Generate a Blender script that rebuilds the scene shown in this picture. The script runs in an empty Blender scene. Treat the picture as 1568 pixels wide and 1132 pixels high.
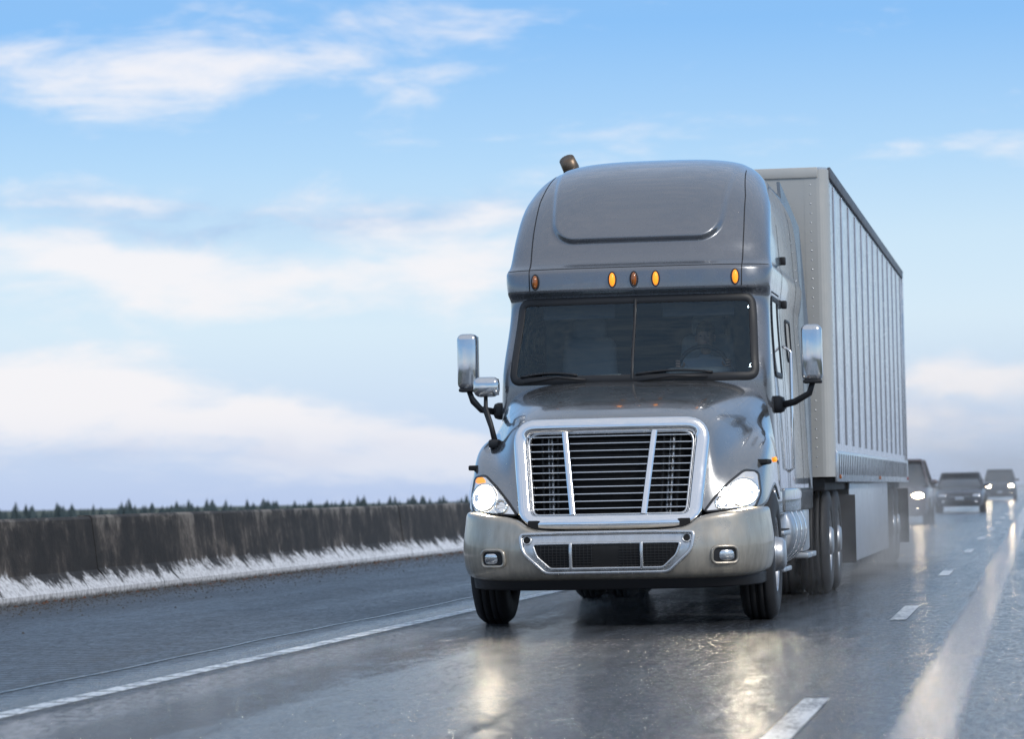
import bpy, bmesh, math, random
import numpy as np
from mathutils import Vector, Matrix, Quaternion
from mathutils.bvhtree import BVHTree
random.seed(3); np.random.seed(3)
sc=bpy.context.scene
R=math.radians
sc.view_settings.view_transform='Standard'; sc.view_settings.look='None'; sc.view_settings.exposure=0
F=5100.0; CAMH=1.03
# ------------------------------------------------------------ node helpers
def newmat(name):
    m=bpy.data.materials.new(name); m.use_nodes=True
    nt=m.node_tree; b=nt.nodes.get('Principled BSDF'); return m,nt,b
class NT:
    def __init__(s,nt): s.nt=nt
    def n(s,t,**k):
        x=s.nt.nodes.new(t)
        for a,v in k.items(): setattr(x,a,v)
        return x
    def put(s,sock,v):
        if isinstance(v,bpy.types.NodeSocket): s.nt.links.new(v,sock)
        elif v is not None: sock.default_value=v
    def m(s,op,a,b=None,c=None,clamp=False):
        x=s.n('ShaderNodeMath',operation=op); x.use_clamp=clamp
        s.put(x.inputs[0],a); s.put(x.inputs[1],b)
        if c is not None: s.put(x.inputs[2],c)
        return x.outputs[0]
    def mr(s,v,a,b,c=0.,d=1.,smooth=True):
        x=s.n('ShaderNodeMapRange'); x.interpolation_type='SMOOTHSTEP' if smooth else 'LINEAR'
        s.put(x.inputs[0],v)
        for i,q in enumerate((a,b,c,d)): s.put(x.inputs[1+i],q)
        return x.outputs[0]
    def mix(s,f,a,b,blend='MIX'):
        x=s.n('ShaderNodeMix',data_type='RGBA',blend_type=blend)
        s.put(x.inputs[0],f); s.put(x.inputs[6],a if not isinstance(a,tuple) else (*a,1)[:4]); s.put(x.inputs[7],b if not isinstance(b,tuple) else (*b,1)[:4])
        return x.outputs[2]
    def noise(s,vec,scale,detail=3,rough=.5,dist=0):
        x=s.n('ShaderNodeTexNoise'); s.put(x.inputs['Vector'],vec)
        x.inputs['Scale'].default_value=scale; x.inputs['Detail'].default_value=detail
        x.inputs['Roughness'].default_value=rough; x.inputs['Distortion'].default_value=dist
        return x.outputs[0]
    def obj(s): return s.n('ShaderNodeTexCoord').outputs['Object']
    def mapping(s,vec,sc_=(1,1,1),loc=(0,0,0)):
        x=s.n('ShaderNodeMapping'); s.put(x.inputs[0],vec); x.inputs[3].default_value=sc_; x.inputs[1].default_value=loc
        return x.outputs[0]
    def sep(s,v):
        x=s.n('ShaderNodeSeparateXYZ'); s.put(x.inputs[0],v); return x.outputs
    def bump(s,h,strength,dist):
        x=s.n('ShaderNodeBump'); s.put(x.inputs['Height'],h); x.inputs['Strength'].default_value=strength; x.inputs['Distance'].default_value=dist
        return x.outputs[0]
def simple(name,base,metal=0.,rough=.5,coat=0.,emis=None,es=0.,var=.12,grime=0.):
    m,nt,b=newmat(name); N=NT(nt); o=N.obj()
    n=N.noise(o,7,5,.6)
    c1=tuple(x*(1-var) for x in base); c2=tuple(min(1,x*(1+var)) for x in base)
    col=N.mix(n,c1,c2)
    rr=N.mr(n,.3,.7,max(.02,rough-.06),min(1,rough+.08))
    if grime>0:
        z=N.sep(o)[2]; sp=N.noise(N.mapping(o,(14,14,3)),1,5,.65)
        g=N.m('MULTIPLY',N.mr(z,1.5,.3,0.,1.),N.mr(sp,.35,.7,.2,1.))
        g=N.m('MULTIPLY',g,grime)
        col=N.mix(g,col,(.13,.12,.105)); rr=N.m('ADD',rr,N.m('MULTIPLY',g,.4))
    N.put(b.inputs['Base Color'],col); N.put(b.inputs['Roughness'],rr)
    b.inputs['Metallic'].default_value=metal; b.inputs['Coat Weight'].default_value=coat; b.inputs['Coat Roughness'].default_value=.04
    if emis: b.inputs['Emission Color'].default_value=(*emis,1); b.inputs['Emission Strength'].default_value=es
    return m
def glassy(name,tint,refl=.04,rough=.02):
    m=bpy.data.materials.new(name); m.use_nodes=True; nt=m.node_tree; nt.nodes.clear(); N=NT(nt)
    out=N.n('ShaderNodeOutputMaterial'); tr=N.n('ShaderNodeBsdfTransparent'); gl=N.n('ShaderNodeBsdfGlossy'); mx=N.n('ShaderNodeMixShader')
    tr.inputs[0].default_value=(*tint,1); gl.inputs['Roughness'].default_value=rough; gl.inputs[0].default_value=(.66,.86,1,1)
    lw=N.n('ShaderNodeLayerWeight'); lw.inputs[0].default_value=.5
    f=N.m('ADD',N.m('MULTIPLY',N.m('POWER',lw.outputs['Facing'],4.),.7),refl,clamp=True)
    nt.links.new(f,mx.inputs[0]); nt.links.new(tr.outputs[0],mx.inputs[1]); nt.links.new(gl.outputs[0],mx.inputs[2]); nt.links.new(mx.outputs[0],out.inputs[0])
    return m
# ------------------------------------------------------------ mesh helpers
def mk(name,verts,faces,mat,parent=None,smooth=True,sub=0,solid=0,bevel=0,bseg=3,recalc=True):
    me=bpy.data.meshes.new(name); me.from_pydata([tuple(v) for v in verts],[],[tuple(f) for f in faces]); me.update()
    if recalc:
        bm=bmesh.new(); bm.from_mesh(me); bmesh.ops.recalc_face_normals(bm,faces=bm.faces); bm.to_mesh(me); bm.free()
    ob=bpy.data.objects.new(name,me); sc.collection.objects.link(ob)
    if mat: me.materials.append(mat)
    for p in me.polygons: p.use_smooth=smooth
    if parent: ob.parent=parent
    if bevel:
        q=ob.modifiers.new('b','BEVEL'); q.width=bevel; q.segments=bseg; q.limit_method='ANGLE'; q.angle_limit=R(35)
    if sub:
        q=ob.modifiers.new('s','SUBSURF'); q.levels=sub; q.render_levels=sub
    if solid:
        q=ob.modifiers.new('t','SOLIDIFY'); q.thickness=solid; q.offset=-1
    return ob
def box(name,c,s,mat,parent=None,bevel=.01,rot=None,bseg=2,taper=1.):
    x,y,z=[v/2 for v in s]
    vs=[Vector((sx*x*(taper if sz>0 else 1),sy*y,sz*z)) for sx in(-1,1) for sy in(-1,1) for sz in(-1,1)]
    if rot: 
        M=Matrix.Rotation(rot[0],3,'X')@Matrix.Rotation(rot[1],3,'Y')@Matrix.Rotation(rot[2],3,'Z'); vs=[M@v for v in vs]
    vs=[v+Vector(c) for v in vs]
    fs=[(0,1,3,2),(4,6,7,5),(0,4,5,1),(2,3,7,6),(0,2,6,4),(1,5,7,3)]
    return mk(name,vs,fs,mat,parent,smooth=bevel>0,bevel=bevel,bseg=bseg)
def tube(name,pts,r,mat,parent=None,n=12,cap=True,closed=False):
    pts=[Vector(p) for p in pts]; vs=[];fs=[]; N=len(pts)
    rs=r if isinstance(r,(list,tuple)) else [r]*N
    ref=None
    for i,p in enumerate(pts):
        a=pts[i-1] if i>0 else (pts[-1] if closed else p); b=pts[(i+1)%N] if (i<N-1 or closed) else p
        t=(b-a).normalized()
        if ref is None: ref=Vector((0,0,1)) if abs(t.z)<.9 else Vector((1,0,0))
        u=(ref-t*ref.dot(t)).normalized(); v=t.cross(u); ref=u
        for k in range(n):
            a_=2*math.pi*k/n; vs.append(p+u*math.cos(a_)*rs[i]+v*math.sin(a_)*rs[i])
    for i in range(N if closed else N-1):
        for k in range(n):
            j=(i+1)%N
            fs.append((i*n+k,i*n+(k+1)%n,j*n+(k+1)%n,j*n+k))
    if cap and not closed:
        fs.append(tuple(range(n))); fs.append(tuple((N-1)*n+k for k in range(n)))
    return mk(name,vs,fs,mat,parent)
def lathe(name,prof,c,side,mat,parent=None,seg=48,smooth=True,axis='x'):
    vs=[];fs=[];M=len(prof)
    for k in range(seg):
        a=2*math.pi*k/seg
        for r,x in prof:
            if axis=='x': vs.append((c[0]-side*x,c[1]+r*math.cos(a),c[2]+r*math.sin(a)))
            else: vs.append((c[0]+r*math.cos(a),c[1]+side*x,c[2]+r*math.sin(a)))
    for k in range(seg):
        for i in range(M-1):
            fs.append((k*M+i,k*M+i+1,((k+1)%seg)*M+i+1,((k+1)%seg)*M+i))
    return mk(name,vs,fs,mat,parent,smooth)
def ell(name,c,s,mat,parent=None,seg=20):
    bm=bmesh.new(); bmesh.ops.create_uvsphere(bm,u_segments=seg,v_segments=seg//2,radius=1)
    for v in bm.verts: v.co=Vector((v.co.x*s[0]+c[0],v.co.y*s[1]+c[1],v.co.z*s[2]+c[2]))
    me=bpy.data.meshes.new(name); bm.to_mesh(me); bm.free(); ob=bpy.data.objects.new(name,me); sc.collection.objects.link(ob)
    me.materials.append(mat)
    for p in me.polygons:p.use_smooth=True
    if parent: ob.parent=parent
    return ob
def skin(name,joints,edges,mat,parent,sub=2):
    me=bpy.data.meshes.new(name); me.from_pydata([j[0] for j in joints],edges,[]); ob=bpy.data.objects.new(name,me); sc.collection.objects.link(ob)
    ob.parent=parent; q=ob.modifiers.new('skin','SKIN'); q.use_smooth_shade=True
    for i,j in enumerate(joints):
        sv=me.skin_vertices[0].data[i] if me.skin_vertices else None
        if sv: sv.radius=(j[1],j[1])
    if not me.skin_vertices:
        bm=bmesh.new(); bm.from_mesh(me); ly=bm.verts.layers.skin.verify(); bm.verts.ensure_lookup_table()
        for i,j in enumerate(joints): bm.verts[i][ly].radius=(j[1],j[1]); bm.verts[i][ly].use_root=(i==0)
        bm.to_mesh(me); bm.free()
    s_=ob.modifiers.new('s','SUBSURF'); s_.levels=sub; s_.render_levels=sub
    me.materials.append(mat); return ob
def empty(name,loc):
    e=bpy.data.objects.new(name,None); e.location=loc; sc.collection.objects.link(e); e.empty_display_size=.3; return e
def pchip(xs,ys):
    xs=np.array(xs,float); ys=np.array(ys,float); h=np.diff(xs); d=np.diff(ys)/h; m=np.zeros(len(xs))
    m[0]=d[0]; m[-1]=d[-1]
    for i in range(1,len(xs)-1):
        if d[i-1]*d[i]>0:
            w1=2*h[i]+h[i-1]; w2=h[i]+2*h[i-1]; m[i]=(w1+w2)/(w1/d[i-1]+w2/d[i])
    def f(x):
        x=min(max(x,xs[0]),xs[-1]); i=min(int(np.searchsorted(xs,x,side='right'))-1,len(xs)-2); i=max(i,0)
        t=(x-xs[i])/h[i]
        return (2*t**3-3*t*t+1)*ys[i]+(t**3-2*t*t+t)*h[i]*m[i]+(-2*t**3+3*t*t)*ys[i+1]+(t**3-t*t)*h[i]*m[i+1]
    return f
def bvh_of(ob):
    bpy.context.view_layer.update()
    dg=bpy.context.evaluated_depsgraph_get(); e=ob.evaluated_get(dg); me=e.to_mesh()
    b=BVHTree.FromPolygons([v.co.copy() for v in me.vertices],[tuple(p.vertices) for p in me.polygons]); e.to_mesh_clear(); return b
def Sfront(bvh,y0=-2):
    def f(x,z):
        h=bvh.ray_cast(Vector((x,y0,z)),Vector((0,1,0)))
        if h[0] is None:
            hh=bvh.find_nearest(Vector((x,.5,z))); p,n=hh[0],hh[1]
        else: p,n=h[0],h[1]
        if n.y>0:n=-n
        return p,n
    return f
def Sside(bvh,side):
    def f(y,z):
        h=bvh.ray_cast(Vector((side*3,y,z)),Vector((-side,0,0)))
        if h[0] is None:
            hh=bvh.find_nearest(Vector((side*1.15,y,z))); p,n=hh[0],hh[1]
        else: p,n=h[0],h[1]
        if n.x*side<0:n=-n
        return p,n
    return f
def rpoly(pts,r,n=6):
    out=[];N=len(pts)
    for i in range(N):
        p=Vector(pts[i]);a=Vector(pts[i-1]);b=Vector(pts[(i+1)%N])
        rr=r[i] if isinstance(r,(list,tuple)) else r
        ra=min(rr,(a-p).length*.45); rb=min(rr,(b-p).length*.45)
        s=p+(a-p).normalized()*ra; e=p+(b-p).normalized()*rb
        for k in range(n+1):
            t=k/n; out.append(tuple(s*(1-t)**2+p*2*t*(1-t)+e*t*t))
    return out
def orient(vs,fs,ns):
    out=[]
    for f in fs:
        a,b,c=[Vector(vs[i]) for i in f[:3]]
        if (b-a).cross(c-b).dot(ns[f[0]])<0: f=tuple(reversed(f))
        out.append(f)
    return out
def patch(name,S,poly,off,mat,parent,nu=16,nz=12,dome=0):
    zs=[p[1] for p in poly]; z0,z1=min(zs)+1e-4,max(zs)-1e-4; vs=[];fs=[];ns=[]
    for j in range(nz+1):
        t=j/nz; t=.5-.5*math.cos(math.pi*t); z=z0+(z1-z0)*t; xs=[]
        for i in range(len(poly)):
            a=poly[i-1];b=poly[i]
            if (a[1]-z)*(b[1]-z)<0: xs.append(a[0]+(b[0]-a[0])*(z-a[1])/(b[1]-a[1]))
        if len(xs)<2: xs=[poly[0][0]]*2
        xl,xr=min(xs),max(xs)
        for i in range(nu+1):
            s=i/nu; P,n=S(xl+(xr-xl)*s,z)
            d=dome*(1-(2*s-1)**2)*(1-(2*j/nz-1)**2)
            vs.append(P+n*(off+d)); ns.append(n)
    for j in range(nz):
        for i in range(nu):
            a=j*(nu+1)+i; fs.append((a,a+1,a+nu+2,a+nu+1))
    return mk(name,vs,orient(vs,fs,ns),mat,parent,recalc=False)
def ribbon(name,S,pts,w,off,mat,parent,closed=False,h=.0,step=.03):
    P2=[]
    M=len(pts)
    for i in range(M if closed else M-1):
        a=Vector(pts[i]);b=Vector(pts[(i+1)%M]); k=max(1,int((b-a).length/step))
        for q in range(k): P2.append(a+(b-a)*q/k)
    if not closed: P2.append(Vector(pts[-1]))
    PN=[S(p[0],p[1]) for p in P2]; n_=len(PN); vs=[];fs=[];ns=[]
    prof=[(-.5,0),(-.38,1),(.38,1),(.5,0)] if h<.02 else [(-.5,0),(-.47,.55),(-.36,.9),(-.15,1),(.15,1),(.36,.9),(.47,.55),(.5,0)]
    for i,(p,n) in enumerate(PN):
        a=PN[i-1][0] if (i>0 or closed) else p; b=PN[(i+1)%n_][0] if (i<n_-1 or closed) else p
        t=(b-a)
        if t.length<1e-9: t=Vector((1,0,0))
        t.normalize(); bn=n.cross(t).normalized()
        for u,v in prof: vs.append(p+n*(off+h*v)+bn*u*w); ns.append(n)
    K=len(prof)
    for i in range(n_ if closed else n_-1):
        j=(i+1)%n_
        for k in range(K-1): fs.append((i*K+k,i*K+k+1,j*K+k+1,j*K+k))
    return mk(name,vs,orient(vs,fs,ns),mat,parent,recalc=False)
def net(name,rows,mat,parent,sub=3,solid=.012):
    full=[]
    for r in rows: full.append([(-x,y,z) for x,y,z in reversed(r[1:])]+list(r))
    n=len(full[0]); vs=[p for r in full for p in r]; fs=[]
    for i in range(len(full)-1):
        for j in range(n-1): fs.append((i*n+j,i*n+j+1,(i+1)*n+j+1,(i+1)*n+j))
    return mk(name,vs,fs,mat,parent,sub=sub,solid=solid)
# ------------------------------------------------------------ materials
M_paint=simple('cab_paint',(.20,.21,.23),metal=.65,rough=.26,coat=.85,var=.03,grime=.3)
M_hood=simple('hood_paint',(.30,.305,.31),metal=.78,rough=.21,coat=.9,var=.03,grime=.2)
M_bump=simple('bumper_paint',(.52,.465,.385),metal=.65,rough=.28,coat=.5,var=.05,grime=.45)
M_silver=simple('silver_trim',(.66,.66,.66),metal=.9,rough=.22,grime=.25)
M_chrome=simple('chrome',(.88,.88,.88),metal=1,rough=.08,var=.03)
M_mirror=simple('mirror_shell',(.68,.69,.70),metal=1,rough=.13,var=.05)
M_alu=simple('aluminium',(.66,.67,.69),metal=.95,rough=.28,grime=.45)
M_black=simple('black_plastic',(.018,.018,.02),rough=.5)
M_rub=simple('tyre_rubber',(.022,.022,.024),rough=.62,var=.3)
M_dark=simple('dark_void',(.006,.006,.007),rough=.8)
M_frame=simple('chassis_black',(.02,.02,.022),rough=.55,var=.3)
M_stack=simple('heat_stained_steel',(.20,.15,.11),metal=.8,rough=.4,var=.4)
M_seam=simple('panel_gap',(.015,.015,.017),rough=.7)
M_glass=glassy('windshield_glass',(.74,.82,.85),.06)
M_sglass=simple('side_glass',(.012,.016,.02),rough=.04,coat=1)
M_clear=glassy('lens_glass',(.95,.95,.95),.04)
M_amberon=simple('amber_lit',(.9,.3,.02),rough=.25,emis=(1,.30,.02),es=1.2)
M_amber=simple('amber_lens',(.35,.10,.01),rough=.2,coat=1)
M_lamp=simple('headlamp_bulb',(1,.9,.75),emis=(1,.85,.62),es=620)
M_lamp2=simple('headlamp_glow',(1,.9,.75),emis=(1,.93,.80),es=6)
M_reflr=simple('lamp_reflector',(.85,.85,.85),metal=1,rough=.14,emis=(1,.92,.80),es=.22)
M_foglens=simple('foglamp_reflector',(.85,.85,.85),metal=1,rough=.14)
M_seat=simple('seat_fabric',(.24,.25,.26),rough=.9)
M_dash=simple('dashboard',(.09,.10,.11),rough=.6)
M_inter=simple('cab_lining',(.06,.068,.08),rough=.9)
M_trside=simple('trailer_skin',(.54,.57,.62),metal=.5,rough=.20,var=.06,grime=.35)
M_trfront=simple('trailer_front_skin',(.52,.515,.49),metal=.2,rough=.38,var=.06,grime=.3)
M_trdark=simple('trailer_seam',(.12,.13,.15),metal=.3,rough=.5)
M_skirt=simple('trailer_skirt_panel',(.46,.50,.56),rough=.3,metal=.4,grime=.3)
M_red=simple('red_lens',(.3,.01,.01),rough=.3)

# ============================================================ SEMI TRUCK
C=-3.25; Y0=25.1
T=empty('semi_truck',(C,Y0,0))
# ---- cab shell
yf=pchip([.95,1.93,2.64,2.67,2.70,2.86,2.89,2.93,3.1,3.3,3.55,3.7,3.82,3.9,3.96,4.0,4.02],
         [1.95,1.86,2.20,2.17,2.13,2.14,2.17,2.23,2.33,2.48,2.76,3.02,3.36,3.75,4.25,4.75,5.2])
wf=pchip([.95,1.9,2.6,2.70,2.86,2.92,3.2,3.45,3.6,3.72,3.82,3.9,3.96,4.0,4.02],
         [1.15,1.12,1.085,1.10,1.115,1.10,1.08,1.055,1.01,.955,.875,.77,.62,.42,.2])
Df=pchip([.95,2.7,2.9,3.3,3.8,3.96,4.02],[.36,.36,.42,.6,.95,1.0,.7])
def smooth(a,b,x):
    t=min(1,max(0,(x-a)/(b-a))); return t*t*(3-2*t)
def panel(x,z):
    hw=.69+.08*(z-3.15)/.7; cz=3.8; hh=.68; r=.17
    qx=abs(x)-hw+r; qz=abs(z-cz)-hh+r
    d=math.hypot(max(qx,0),max(qz,0))+min(max(qx,qz),0)-r
    return smooth(.030,-.030,d)
e=2/3.2; YR=5.95
zl=sorted(set([round(v,4) for v in list(np.linspace(.95,2.62,34))+list(np.linspace(2.62,2.95,26))+list(np.linspace(2.95,3.8,80))+list(np.linspace(3.8,4.02,40))]))
A=[math.pi/2*k/100 for k in range(101)]
vs=[];fs=[]
for z in zl:
    w=wf(z);y=yf(z);D=min(Df(z),YR-.05-y)
    half=[]
    for a in A:
        s=math.sin(a)**e; c=max(0,math.cos(a))**e
        x=w*s; yy=y+D*(1-c)
        yy-=.065*panel(x,z)*smooth(.0,.5,c)
        half.append((x,yy,z))
    ye=y+D
    for q in range(1,25): half.append((w,ye+(YR-ye)*q/24,z))
    full=[(-p[0],p[1],p[2]) for p in reversed(half[1:])]+half
    vs+=full; W_=len(full)
for i in range(len(zl)-1):
    for j in range(W_-1): fs.append((i*W_+j,i*W_+j+1,(i+1)*W_+j+1,(i+1)*W_+j))
    fs.append((i*W_+W_-1,i*W_,(i+1)*W_,(i+1)*W_+W_-1))
fs.append(tuple((len(zl)-1)*W_+j for j in range(W_)))
cabB=BVHTree.FromPolygons([Vector(v) for v in vs],fs)
def inws(x,z,g=0):
    if not(1.95+g<z<2.615-g): return False
    t=(z-1.95)/.665; return abs(x)<(1.0-.045*t)-g
keep=[]
for f in fs:
    if len(f)==4:
        c=[sum(vs[i][k] for i in f)/4 for k in range(3)]
        if c[1]<2.75 and inws(c[0],c[2],.015): continue
    keep.append(f)
mk('cab_shell',vs,keep,M_paint,T)
SC=Sfront(cabB); SR=Sside(cabB,1); SL=Sside(cabB,-1)
wsp=rpoly([(-1.0,1.95),(1.0,1.95),(.955,2.615),(-.955,2.615)],.07)
patch('windshield',SC,wsp,.002,M_glass,T,60,16)
ribbon('windshield_seal',SC,wsp,.070,.003,M_black,T,closed=True,h=.008)
ribbon('windshield_divider',SC,[(0,1.95),(0,2.615)],.026,.004,M_black,T,h=.012)
for sx in(-1,1):
    tube('wiper_arm',[SC(.05,1.93)[0]+Vector((0,-.03,0)),SC(.33,1.965)[0]+Vector((0,-.05,0)),SC(.62,1.955)[0]+Vector((0,-.03,0))] if sx>0 else
         [SC(-.9,1.935)[0]+Vector((0,-.03,0)),SC(-.62,1.975)[0]+Vector((0,-.05,0)),SC(-.38,1.95)[0]+Vector((0,-.04,0))],.010,M_black,T,8)
    xs=np.linspace(.03,.66,12) if sx>0 else np.linspace(-.93,-.45,12)
    tube('wiper_blade',[SC(x,1.985+.025*math.sin((i/11)*3))[0]+Vector((0,-.022,0)) for i,x in enumerate(xs)],.009,M_black,T,8)
for s in(-1,1): ribbon('roof_seam',SC,[(s*.88,2.68),(s*.885,2.9),(s*.885,3.2),(s*.875,3.5),(s*.83,3.78)],.009,.002,M_seam,T,h=.001)
ribbon('visor_seam',SC,[(-1.09,2.885)]+[(x,2.885) for x in np.linspace(-1.0,1.0,20)]+[(1.09,2.885)],.010,.001,M_seam,T,h=.001)
for x,l in((-.83,0),(-.18,1),(0,0),(.18,1),(.83,1)):
    p,n=SC(x,2.78); ell('marker_lamp',p+n*.01,(.024,.03,.056),M_amberon if l else M_amber,T)
    ribbon('marker_bezel',SC,[(x+.032*math.cos(a),2.78+.064*math.sin(a)) for a in np.linspace(0,2*math.pi,17)[:-1]],.010,.001,M_black,T,closed=True,h=.006)
for S,sd in((SR,1),(SL,-1)):
    wp=rpoly([(2.52,1.98),(3.22,1.98),(3.22,2.62),(2.66,2.62)],.06)
    patch('door_window',S,wp,.003,M_sglass,T,10,10)
    ribbon('door_window_trim',S,wp,.05,.004,M_black,T,closed=True,h=.006)
    ribbon('door_seam',S,[(2.42,1.0),(2.42,1.95),(2.6,2.67),(3.34,2.67),(3.34,1.0)],.012,.002,M_seam,T,h=.001)
    ribbon('sleeper_seam',S,[(3.55,1.0),(3.55,3.3)],.014,.002,M_seam,T,h=.001)
    ribbon('sleeper_seam',S,[(5.2,1.0),(5.2,3.55)],.014,.002,M_seam,T,h=.001)
    sw=rpoly([(4.1,2.15),(4.6,2.15),(4.6,2.5),(4.1,2.5)],.08)
    patch('sleeper_window',S,sw,.003,M_sglass,T,8,8); ribbon('sleeper_window_trim',S,sw,.03,.004,M_black,T,closed=True,h=.006)
    box('door_handle',(sd*1.135,3.15,1.72),(.03,.16,.04),M_black,T,.008)
    tube('grab_rail',[(sd*1.11,3.44,1.15),(sd*1.18,3.44,1.2),(sd*1.18,3.44,2.2),(sd*1.11,3.44,2.25)],.014,M_chrome,T,8)
    for z in(2.62,3.0): box('door_hinge',(sd*1.11,3.75,z),(.05,.07,.07),M_black,T,.01)
    ex=[(6.0,.95),(6.45,.95),(6.5,2.5),(6.45,3.5),(6.25,3.82),(6.0,3.9)]
    vv=[(sd*(1.14 if z<3.3 else 1.14-(z-3.3)*.35),y,z) for y,z in ex]+[(sd*(1.11 if z<3.3 else 1.11-(z-3.3)*.35),y,z) for y,z in ex]
    k=len(ex); ff=[tuple(range(k)),tuple(range(k,2*k))]+[(i,(i+1)%k,(i+1)%k+k,i+k) for i in range(k)]
    mk('cab_extender',vv,ff,M_paint,T,smooth=False)
    box('cab_sill',(sd*1.10,2.75,.92),(.10,1.5,.22),M_hood,T,.03)
    for z in(.36,.66): 
        box('step_tread',(sd*1.05,2.62,z),(.26,.78,.04),M_alu,T,.01)
        for q in range(7): box('step_rib',(sd*1.06,2.3+q*.11,z+.026),(.22,.03,.012),M_black,T,.003)
    for y in(2.25,3.0): box('step_bracket',(sd*1.04,y,.58),(.2,.03,.5),M_alu,T,.01)
    tube('fuel_tank',[(sd*.88,3.1,.66),(sd*.88,3.13,.66),(sd*.88,4.95,.66),(sd*.88,4.98,.66)],[.28,.31,.31,.28],M_alu,T,36)
    for y in(3.5,4.05,4.6): lathe('tank_strap',[(.312,0),(.322,0),(.322,.05),(.312,.05)],(sd*.88,y,.66),1,M_chrome,T,36,axis='y')
    for y in (5.15,5.75): box('side_step',(sd*1.05,y,.42),(.28,.5,.05),M_alu,T,.01)
    box('battery_box',(sd*.95,5.5,.66),(.38,.75,.42),M_alu,T,.03)
    box('side_fairing',(sd*1.15,4.3,.93),(.04,3.4,.2),M_hood,T,.015)
tube('exhaust_stack',[(-1.05,6.28,1.0),(-1.05,6.28,3.92),(-1.055,6.28,4.03),(-1.07,6.25,4.12),(-1.10,6.18,4.20)],[.075,.075,.078,.080,.075],M_stack,T,20)
# ---- interior
box('dashboard',(0,2.42,1.88),(1.9,.45,.16),M_dash,T,.05)
box('dash_cluster',(.5,2.45,2.0),(.55,.3,.09),M_dash,T,.04)
for x in(-.52,.5):
    box('seat_back',(x,3.15,1.98),(.54,.16,.75),M_seat,T,.06,rot=(R(-8),0,0),taper=.82)
    box('seat_headrest',(x,3.22,2.43),(.28,.12,.2),M_seat,T,.05)
    box('seat_base',(x,2.95,1.55),(.52,.5,.16),M_seat,T,.05)
box('cab_rear_wall',(0,4.1,2.1),(2.1,.05,1.5),M_inter,T,.01)
box('cab_floor',(0,3.0,1.4),(2.1,2.1,.05),M_inter,T,.01)
box('cab_headliner',(0,3.2,2.72),(1.9,1.7,.05),M_inter,T,.01)
lathe('steering_wheel',[(.215+.018*math.cos(a),.018*math.sin(a)) for a in np.linspace(0,2*math.pi,9)],(.5,2.72,2.02),1,M_black,T,36,axis='y')
box('steering_hub',(.5,2.72,2.02),(.4,.03,.06),M_black,T,.01)
box('dash_papers',(-.35,2.33,1.975),(.4,.2,.02),simple('paper',(.6,.62,.62),rough=.8),T,.004,rot=(R(12),0,R(6)))
for s in(-1,1):
    box('visor_panel',(s*.5,2.42,2.54),(.6,.02,.14),M_inter,T,.01,rot=(R(-20),0,0))
    box('sleeper_curtain',(s*.8,3.7,2.1),(.35,.06,1.1),M_seat,T,.03)
# ---- driver
DV=empty('driver',(C,Y0,0))
M_shirt=simple('shirt_cloth',(.34,.37,.42),rough=.9); M_skin=simple('skin',(.42,.25,.18),rough=.5); M_hair=simple('hair',(.03,.022,.018),rough=.8); M_jean=simple('denim',(.04,.06,.11),rough=.9)
J=[((.5,2.98,1.68),.15),((.5,3.0,1.87),.14),((.5,3.0,2.03),.15),((.5,2.98,2.15),.07),((.5,2.97,2.19),.056)]; E=[(0,1),(1,2),(2,3),(3,4)]
for s in(-1,1):
    k=len(J); J+=[((.5+s*.17,2.98,2.10),.062),((.5+s*.245,2.89,1.88),.048),((.5+s*.21,2.79,2.03),.034)]; E+=[(2,k),(k,k+1),(k+1,k+2)]
skin('torso_and_sleeves',J,E,M_shirt,DV)
J=[((.5,2.97,1.66),.13)];E=[]
for s in(-1,1):
    k=len(J); J+=[((.5+s*.1,2.90,1.68),.085),((.5+s*.15,2.52,1.70),.062),((.5+s*.14,2.42,1.50),.045)]; E+=[(0,k),(k,k+1),(k+1,k+2)]
skin('trousers',J,E,M_jean,DV)
skin('neck',[((.5,2.97,2.16),.052),((.5,2.96,2.26),.05)],[(0,1)],M_skin,DV)
ell('head',(.5,2.945,2.325),(.076,.094,.115),M_skin,DV,24); ell('jaw',(.5,2.925,2.265),(.055,.065,.055),M_skin,DV)
ell('nose',(.5,2.85,2.315),(.013,.02,.022),M_skin,DV,12); ell('mouth',(.5,2.862,2.272),(.024,.008,.006),simple('lips',(.35,.12,.10)),DV,12)
ell('hair_cap',(.5,2.955,2.375),(.082,.098,.088),M_hair,DV,24)
for s in(-1,1):
    ell('eye',(.5+s*.03,2.862,2.33),(.012,.006,.007),M_hair,DV,12); ell('ear',(.5+s*.077,2.95,2.31),(.012,.02,.03),M_skin,DV,12)
    hx,hy,hz=.5+s*.20,2.745,2.08
    skin('palm',[((.5+s*.21,2.79,2.035),.026),((hx,2.765,2.07),.034)],[(0,1)],M_skin,DV)
    for q in range(4):
        z=2.045+q*.022; l=.9 if q in(0,3) else 1.
        skin('finger',[((hx,2.76,z),.010),((hx+s*.03,2.715+.01*(1-l),z+.004),.010),((hx+s*.018,2.690,z+.004),.009),((hx-s*.012,2.695,z+.002),.008)],[(0,1),(1,2),(2,3)],M_skin,DV,1)
    skin('thumb',[((hx-s*.01,2.765,2.06),.012),((hx-s*.04,2.74,2.085),.011),((hx-s*.035,2.71,2.105),.009)],[(0,1),(1,2)],M_skin,DV,1)
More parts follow.
